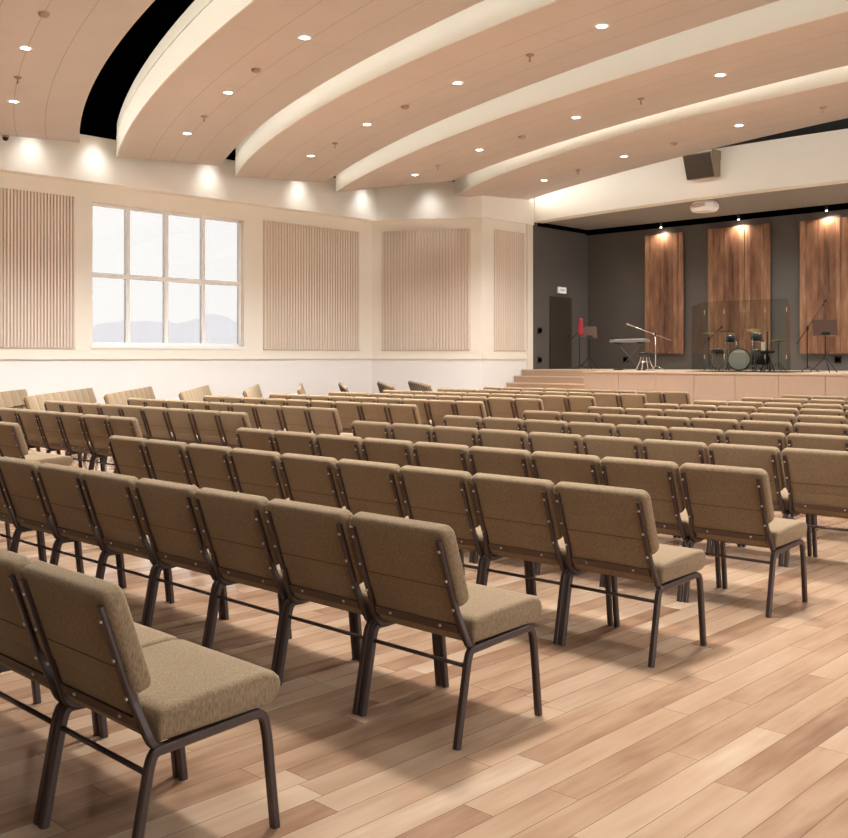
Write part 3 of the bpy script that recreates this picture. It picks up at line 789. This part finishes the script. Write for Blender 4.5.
# drum kit
DY = 22.6
xa, xb = at_y(692, 22.3), at_y(791, 22.3)
t = tag(MB().box(xa, xb, 22.0, 24.3, ZS, ZS + 0.008).build('drum_rug', M['rug']), 'dark rug under the drum kit', 'rug')
ZR = ZS + 0.008
x = at_y(739, DY); R = 0.262
t = thing('bass_drum', 'bass drum with a pale grey front head', 'drum', (x, DY, ZR), 0.45)
zc = R + 0.03
mb = MB(); mb.smooth = True; mb.cyl((0, 0.0, zc), R, 0.42, 32, axis='Y'); mb.build('shell', M['drum_shell'], t)
mb = MB(); mb.cyl((0, -0.012, zc), R - 0.02, 0.012, 32, axis='Y'); mb.build('front_head', M['drum_head'], t)
mb = MB(); rr = lambda y: [(Vector((math.cos(a) * R, y, zc + math.sin(a) * R))) for a in [2 * PI * j / 32 for j in range(33)]]
mb.tube(rr(-0.005), 0.014, 6); mb.tube(rr(0.42), 0.014, 6); mb.build('hoop', M['drum_shell'], t)
MB().box(-0.12, 0.12, -0.016, -0.012, zc + 0.165, zc + 0.20).build('badge', M['piano_white'], t)
for s in (-1, 1):
    mb = MB(); mb.tube([(s * 0.24, 0.1, zc - 0.05), (s * 0.38, -0.03, 0.006)], 0.01, 6); mb.build('spur', M['chrome'], t)
def drum(label, px, Y, r, h, z, legs=True, rz=0, name='tom_drum'):
    X = at_y(px, Y); t = thing(name, label, 'drum', (X, Y, ZR), rz)
    mb = MB(); mb.smooth = True; mb.cyl((0, 0, z), r, h, 24); mb.build('shell', M['drum_shell'], t)
    mb = MB(); mb.cyl((0, 0, z + h), r - 0.01, 0.006, 24); mb.build('head', M['drum_head'], t)
    mb = MB()
    for zz in (z + 0.005, z + h): mb.tube([(r * math.cos(a), r * math.sin(a), zz) for a in [2 * PI * j / 24 for j in range(25)]], 0.008, 6)
    mb.build('hoop', M['chrome'], t)
    if legs:
        for k in range(3):
            a = k * 2 * PI / 3 + 0.3
            mb = MB(); mb.tube([((r + 0.01) * math.cos(a), (r + 0.01) * math.sin(a), z + h * .6), ((r + 0.02) * math.cos(a), (r + 0.02) * math.sin(a), 0.0)], 0.008, 6); mb.build('leg', M['chrome'], t)
    return t
drum('dark floor tom right of the bass drum', 760, DY + 0.35, 0.19, 0.36, 0.16)
drum('small rack tom standing above the bass drum, right side', 756.5, DY + 0.75, 0.13, 0.2, 0.72)
drum('small rack tom standing above the bass drum, left side', 730.5, DY + 0.75, 0.12, 0.18, 0.70)
drum('snare drum left of the bass drum', 717.5, DY + 0.5, 0.17, 0.13, 0.42)
def cymbal(label, px, Y, zt, r, tilt, rz=0.0, name='cymbal_stand', two=False):
    X = at_y(px, Y); zz = zt - ZR
    t = thing(name, label, 'cymbal', (X, Y, ZR), rz)
    mb = MB(); mb.tube([(0, 0, 0.1), (0, 0, zz)], 0.011, 8); mb.build('pole', M['metal_dark'], t)
    for k in range(3):
        a = k * 2 * PI / 3 + 0.9
        mb = MB(); mb.tube([(0, 0, 0.24), (0.24 * math.cos(a), 0.24 * math.sin(a), 0.012)], 0.009, 6); mb.build('leg', M['metal_dark'], t)
    for q in range(2 if two else 1):
        mb = MB(); mb.smooth = True; mb.lathe([(0.012, 0.03), (0.045, 0.022), (r * .6, 0.006), (r, -0.008), (r, -0.012), (0.012, 0.0)], seg=24)
        o = mb.build('cymbal', M['brass'], t, (0, 0, zz - 0.03 - 0.03 * q)); o.rotation_euler = (tilt if q == 0 else 0, 0.05, 0)
    return t
for lab, px, yy, py, r, ti, two in (('cymbal on a dark stand, leftmost over the drum kit', 709.0, 23.2, 332.0, 0.17, 0.15, False),
                                   ('cymbal on a dark stand over the left of the bass drum', 727.5, 23.7, 331.3, 0.22, -0.2, False),
                                   ('cymbal highest over the right of the bass drum', 754.5, 23.7, 329.0, 0.22, 0.22, False),
                                   ('flat cymbal at the right of the drum kit', 778.5, 23.2, 339.3, 0.2, 0.0, True)):
    cymbal(lab, px, yy, hgt(py, at_y(px, yy), yy), r, ti, 0.3, two=two)
# dark hardware and a small amplifier-like pile at the right of the kit
x, y = at_y(767.5, 22.75), 22.75
t = thing('hardware_stand', 'dark upright stand with a white can on it, right of the floor tom', 'stand', (x, y, ZR))
mb = MB(); mb.tube([(0, 0, 0.05), (0, 0, 0.95)], 0.02, 8); mb.build('pole', M['metal_dark'], t)
for k in range(4):
    a = k * PI / 2
    mb = MB(); mb.tube([(0, 0, 0.42), (0.17 * math.cos(a), 0.17 * math.sin(a), 0.012)], 0.016, 8); mb.build('leg', M['metal_dark'], t)
mb = MB(); mb.lathe([(0.15, 0.44), (0.17, 0.46), (0.16, 0.50)], seg=20); mb.build('tray', M['metal_dark'], t)
zz = ZR + 0.50
t = tag(MB().cyl((0, 0, 0), 0.045, 0.2, 16).build('white_can', M['white_plastic'], None, (x - 0.1, y - 0.02, zz)), 'small white can on the dark stand beside the drums', 'can')
x, y, z = place(709, 23.1)
boom_stand('dark boom stand at the left of the drum kit behind the shield', (x, y, ZR), (0.72, 0.69), hgt(339, x, y) - ZR, 0.28, 0.75, 0.3)

# clear shield round the drums
t = thing('drum_shield', 'clear folding acrylic shield standing round the drum kit', 'screen', (0, 0, 0))
ztop = hgt(300.5, at_y(740, 22.2), 22.2)
xl, xr = at_y(704.5, 22.15), at_y(786.5, 22.15)
pts = [(at_y(691.8, 24.0), 24.0), (xl, 22.15)] + [(xl + (xr - xl) * k / 4, 22.15) for k in (1, 2, 3)] + [(xr, 22.15), (at_y(790.5, 23.6), 23.6)]
for a, b in zip(pts[:-1], pts[1:]):
    A, B = Vector((*a, 0)), Vector((*b, 0)); L = (B - A).length
    m = Matrix.Translation(A) @ Matrix.Rotation(math.atan2((B - A).y, (B - A).x), 4, 'Z')
    MB().box(0.012, L - 0.012, -0.005, 0.005, ZR + 0.002, ztop, m).build('clear_panel', M['acrylic'], t)
for a in pts[1:-1]:
    mb = MB()
    for zz in (ZR + 0.3, ztop - 0.3): mb.cyl((a[0], a[1], zz), 0.012, 0.10, 8)
    mb.build('hinge', M['grey_plastic'], t)

# ------------------------------------------------------------------ chairs
PITCH = 0.55
def up_path():
    return fillet([(-0.087, 0.783), (-0.007, 0.545), (0.066, 0.351), (0.16, 0.357)], 0.05, 5)
LEAN = math.atan2(0.083, 0.25)
def make_chair(detail):
    t = thing('banquet_chair', 'x', 'chair')
    f = M['frame']; X = 0.256; sx = Vector((1, 0, 0)); hw = 0.0137
    # seat cushion: outline in the (y, z) plane, grown across x
    out = [(0.092, 0.374), (0.43, 0.384), (0.475, 0.385), (0.503, 0.397), (0.518, 0.42), (0.522, 0.442), (0.515, 0.466), (0.495, 0.484), (0.455, 0.491), (0.40, 0.490), (0.25, 0.483), (0.13, 0.474), (0.098, 0.468), (0.088, 0.454)]
    mb = MB(); pillow(mb, out, -0.266, 0.266, 0.018, 0.018, lambda a, b, u: (u, a, b), 3)
    mb.build('seat', M['fabric'], t)
    mb = MB(); mb.box(-0.23, 0.23, 0.14, 0.45, 0.362, 0.376); 
    if detail: mb.build('seat_pan', M['bar'], t)
    else: mb.bm.free()
    # backrest: thick pad above, thin panel below; b runs up the lean
    ang = LEAN
    def bk(a, b, u):   # a across, b up the back, u forwards
        return (a, 0.050 - math.sin(ang) * b + math.cos(ang) * u, 0.385 + math.cos(ang) * b + math.sin(ang) * u)
    # (b = 0 at the foot of the back)
    mb = MB()
    def off(a, b, u):
        bow = 0.012 * (1 - (a / 0.27) ** 2)
        return bk(a, b, u + 0.012 + (bow if u > 0.03 else bow * 0.0))
    pillow(mb, rrect(-0.268, 0.268, 0.13, 0.455, 0.042, 5), 0.0, 0.06, 0.022, 0.017, off, 4)
    pillow(mb, rrect(-0.221, 0.221, 0.0, 0.2, 0.012, 3), 0.001, 0.028, 0.006, 0.008, off, 2)
    mb.mi = 1; mb.loft([[Vector(off(a, b, u)) for b, u in ((0.2155, 0.006), (0.2155, -0.0012), (0.2185, -0.0012), (0.2185, 0.006))] for a in (-0.255, 0.255)])
    mb.build('backrest', [M['fabric'], M['seam']], t)
    # flat bar across the back
    mb = MB(); mb.loft([[Vector(off(a, b, u)) for b, u in ((0.028, -0.006), (0.028, 0.004), (0.062, 0.004), (0.062, -0.006))] for a in (-0.222, 0.222)])
    bar = mb.build('back_bar', M['bar'], t)
    def dot(parent, a, b, u):
        mb = MB(); c = Vector(off(a, b, u)); d = Vector(off(a, b, u - 0.005)) - c
        mb.tube([c, c + d], 0.0062, 8); return mb.build('bolt', M['bolt'], parent)
    if detail:
        for a in (-0.135, 0.135): dot(bar, a, 0.048, -0.006)
    for s in (-1, 1):
        xs = s * X; xu = s * 0.234
        mb = MB(); mb.tube([(xu, y + 0.014, z) for y, z in up_path()[:-7]] + [(xu + (xs - xu) * 0.6, y + 0.014, z) for y, z in up_path()[-7:]], 0.0125, square=True, hw=0.0125, side=sx)
        u = mb.build('upright', f, t)
        if detail:
            for b in (0.375, 0.255, 0.135): dot(u, xu, b, -0.0145)
        mb = MB(); mb.tube([Vector((xs, y, z)) for y, z in fillet([(0.0, 0.0), (0.062, 0.318), (0.075, 0.352), (0.20, 0.359)], 0.045)], hw, square=True, hw=hw, side=sx)
        mb.build('leg', f, t)
        mb = MB(); mb.tube([Vector((xs, y, z)) for y, z in fillet([(0.35, 0.366), (0.452, 0.372), (0.468, 0.30), (0.5, 0.0)], 0.045)], hw, square=True, hw=hw, side=sx)
        mb.build('leg', f, t)
        mb = MB(); mb.tube([(xs, 0.2, 0.359), (xs, 0.35, 0.366)], hw, square=True, hw=hw, side=sx)
        mb.build('seat_rail', f, t)
    mb = MB(); mb.tube([(-X, 0.056, 0.296), (X, 0.056, 0.296)], 0.0085, 8); mb.build('stretcher', f, t)
    return t
NEAR, FAR = make_chair(True), make_chair(False)
used = {}
def put(x, y, rz, label, group, near):
    src = NEAR if near else FAR
    if near not in used: used[near] = True; o = src
    else: o = copy_tree(src)
    o.location = (x, y, 0); o.rotation_euler = (0, 0, rz); o['label'] = label; o['group'] = group
    return o
YR = [1.440, 2.791, 4.165, 5.406, 6.80, 8.15, 9.55, 10.91, 12.28, 13.67, 15.22, 16.69]
def inview(x, y, m=70):
    return depth(x, y) > 0.8 and -m < proj_x(x, y) < 848 + m
def side_word(k, n, right):
    return ('at the right end' if k == 0 else '%s from the right end' % ORD[k]) if right else ('at the left end' if n - 1 - k == 0 else '%s from the left end' % ORD[n - 1 - k])
for r, y in enumerate(YR):                      # the near block
    for k in range(9):
        x = -2.461 - (k + 0.5) * PITCH
        if not inview(x, y): continue
        lab = 'tan chair %s of the %s row from the camera, nearest block' % (side_word(k, 9, r < 4), ORD[r])
        put(x, y + random.uniform(-.006, .006), random.uniform(-.006, .006), lab, 'tan chairs of the nearest block', r < 7)
for r, y in enumerate(YR):                      # the middle block
    for k in range(9):
        x = -9.36 + 0.017 * (r - 2) - (k + 0.5) * PITCH; yy = y + 0.13
        if r < 2 or not inview(x, yy, 60): continue
        lab = 'tan chair %s of the %s row from the camera, middle block' % (side_word(k, 9, True), ORD[r - 2])
        put(x, yy + random.uniform(-.006, .006), random.uniform(-.006, .006), lab, 'tan chairs of the middle block', r < 4)
D = (-math.sin(math.radians(50)), math.cos(math.radians(50)))
for r in range(9):                              # the angled block by the left wall
    fx, fy = -19.72, (9.14, 10.58, 12.0, 13.5, 14.94, 16.3, 17.6, 19.0, 20.2)[r]
    for k in range(9):
        x = fx - D[0] * (k + 0.5) * PITCH; y = fy - D[1] * (k + 0.5) * PITCH
        if not inview(x, y, 60): continue
        lab = 'tan chair %s of the %s angled row by the left wall' % ('at the wall end' if k == 0 else '%s from the wall end' % ORD[k], ORD[r])
        put(x, y, -math.radians(40), lab, 'tan chairs of the angled block by the left wall', False)

# ------------------------------------------------------------------ daylight and camera
wd = bpy.data.worlds.new('world'); scene.world = wd; wd.use_nodes = True
t = NT(wd); bg = t.n['Background']
tc = t.new('ShaderNodeTexCoord'); sp = t.new('ShaderNodeSeparateXYZ'); t.link(tc.outputs['Generated'], sp.inputs[0])
n = t.new('ShaderNodeTexNoise'); n.inputs['Scale'].default_value = 3.0; n.inputs['Detail'].default_value = 4
mp = t.new('ShaderNodeMapping'); mp.inputs['Scale'].default_value = (1, 1, 4); t.link(tc.outputs['Generated'], mp.inputs[0]); t.link(mp.outputs[0], n.inputs['Vector'])
t.link(t.mix(n.outputs['Fac'], (0.90, 0.93, 0.97, 1), (0.96, 0.98, 1.0, 1)), bg.inputs['Color'])
bg.inputs['Strength'].default_value = 1.6

cam = bpy.data.cameras.new('camera'); co = bpy.data.objects.new('camera', cam); col.objects.link(co)
co.location = (0, 0, H); co.rotation_euler = (PI / 2, 0, YAW)
cam.sensor_fit = 'HORIZONTAL'; cam.sensor_width = 36.0; cam.lens = 36.0 * F / 848.0
cam.shift_x = (424.0 - CX) / 848.0; cam.shift_y = -(419.0 - HZ) / 848.0
cam.clip_start = 0.05; cam.clip_end = 5000
scene.camera = co
vs = scene.view_settings
vs.view_transform = 'Standard'; vs.look = 'None'; vs.gamma = 1.0; vs.exposure = 1.12; vs.use_curve_mapping = False
scene.cycles.use_denoising = True
scene.cycles.max_bounces = 8; scene.cycles.diffuse_bounces = 5; scene.cycles.transparent_max_bounces = 16
scene.cycles.sample_clamp_indirect = 6.0
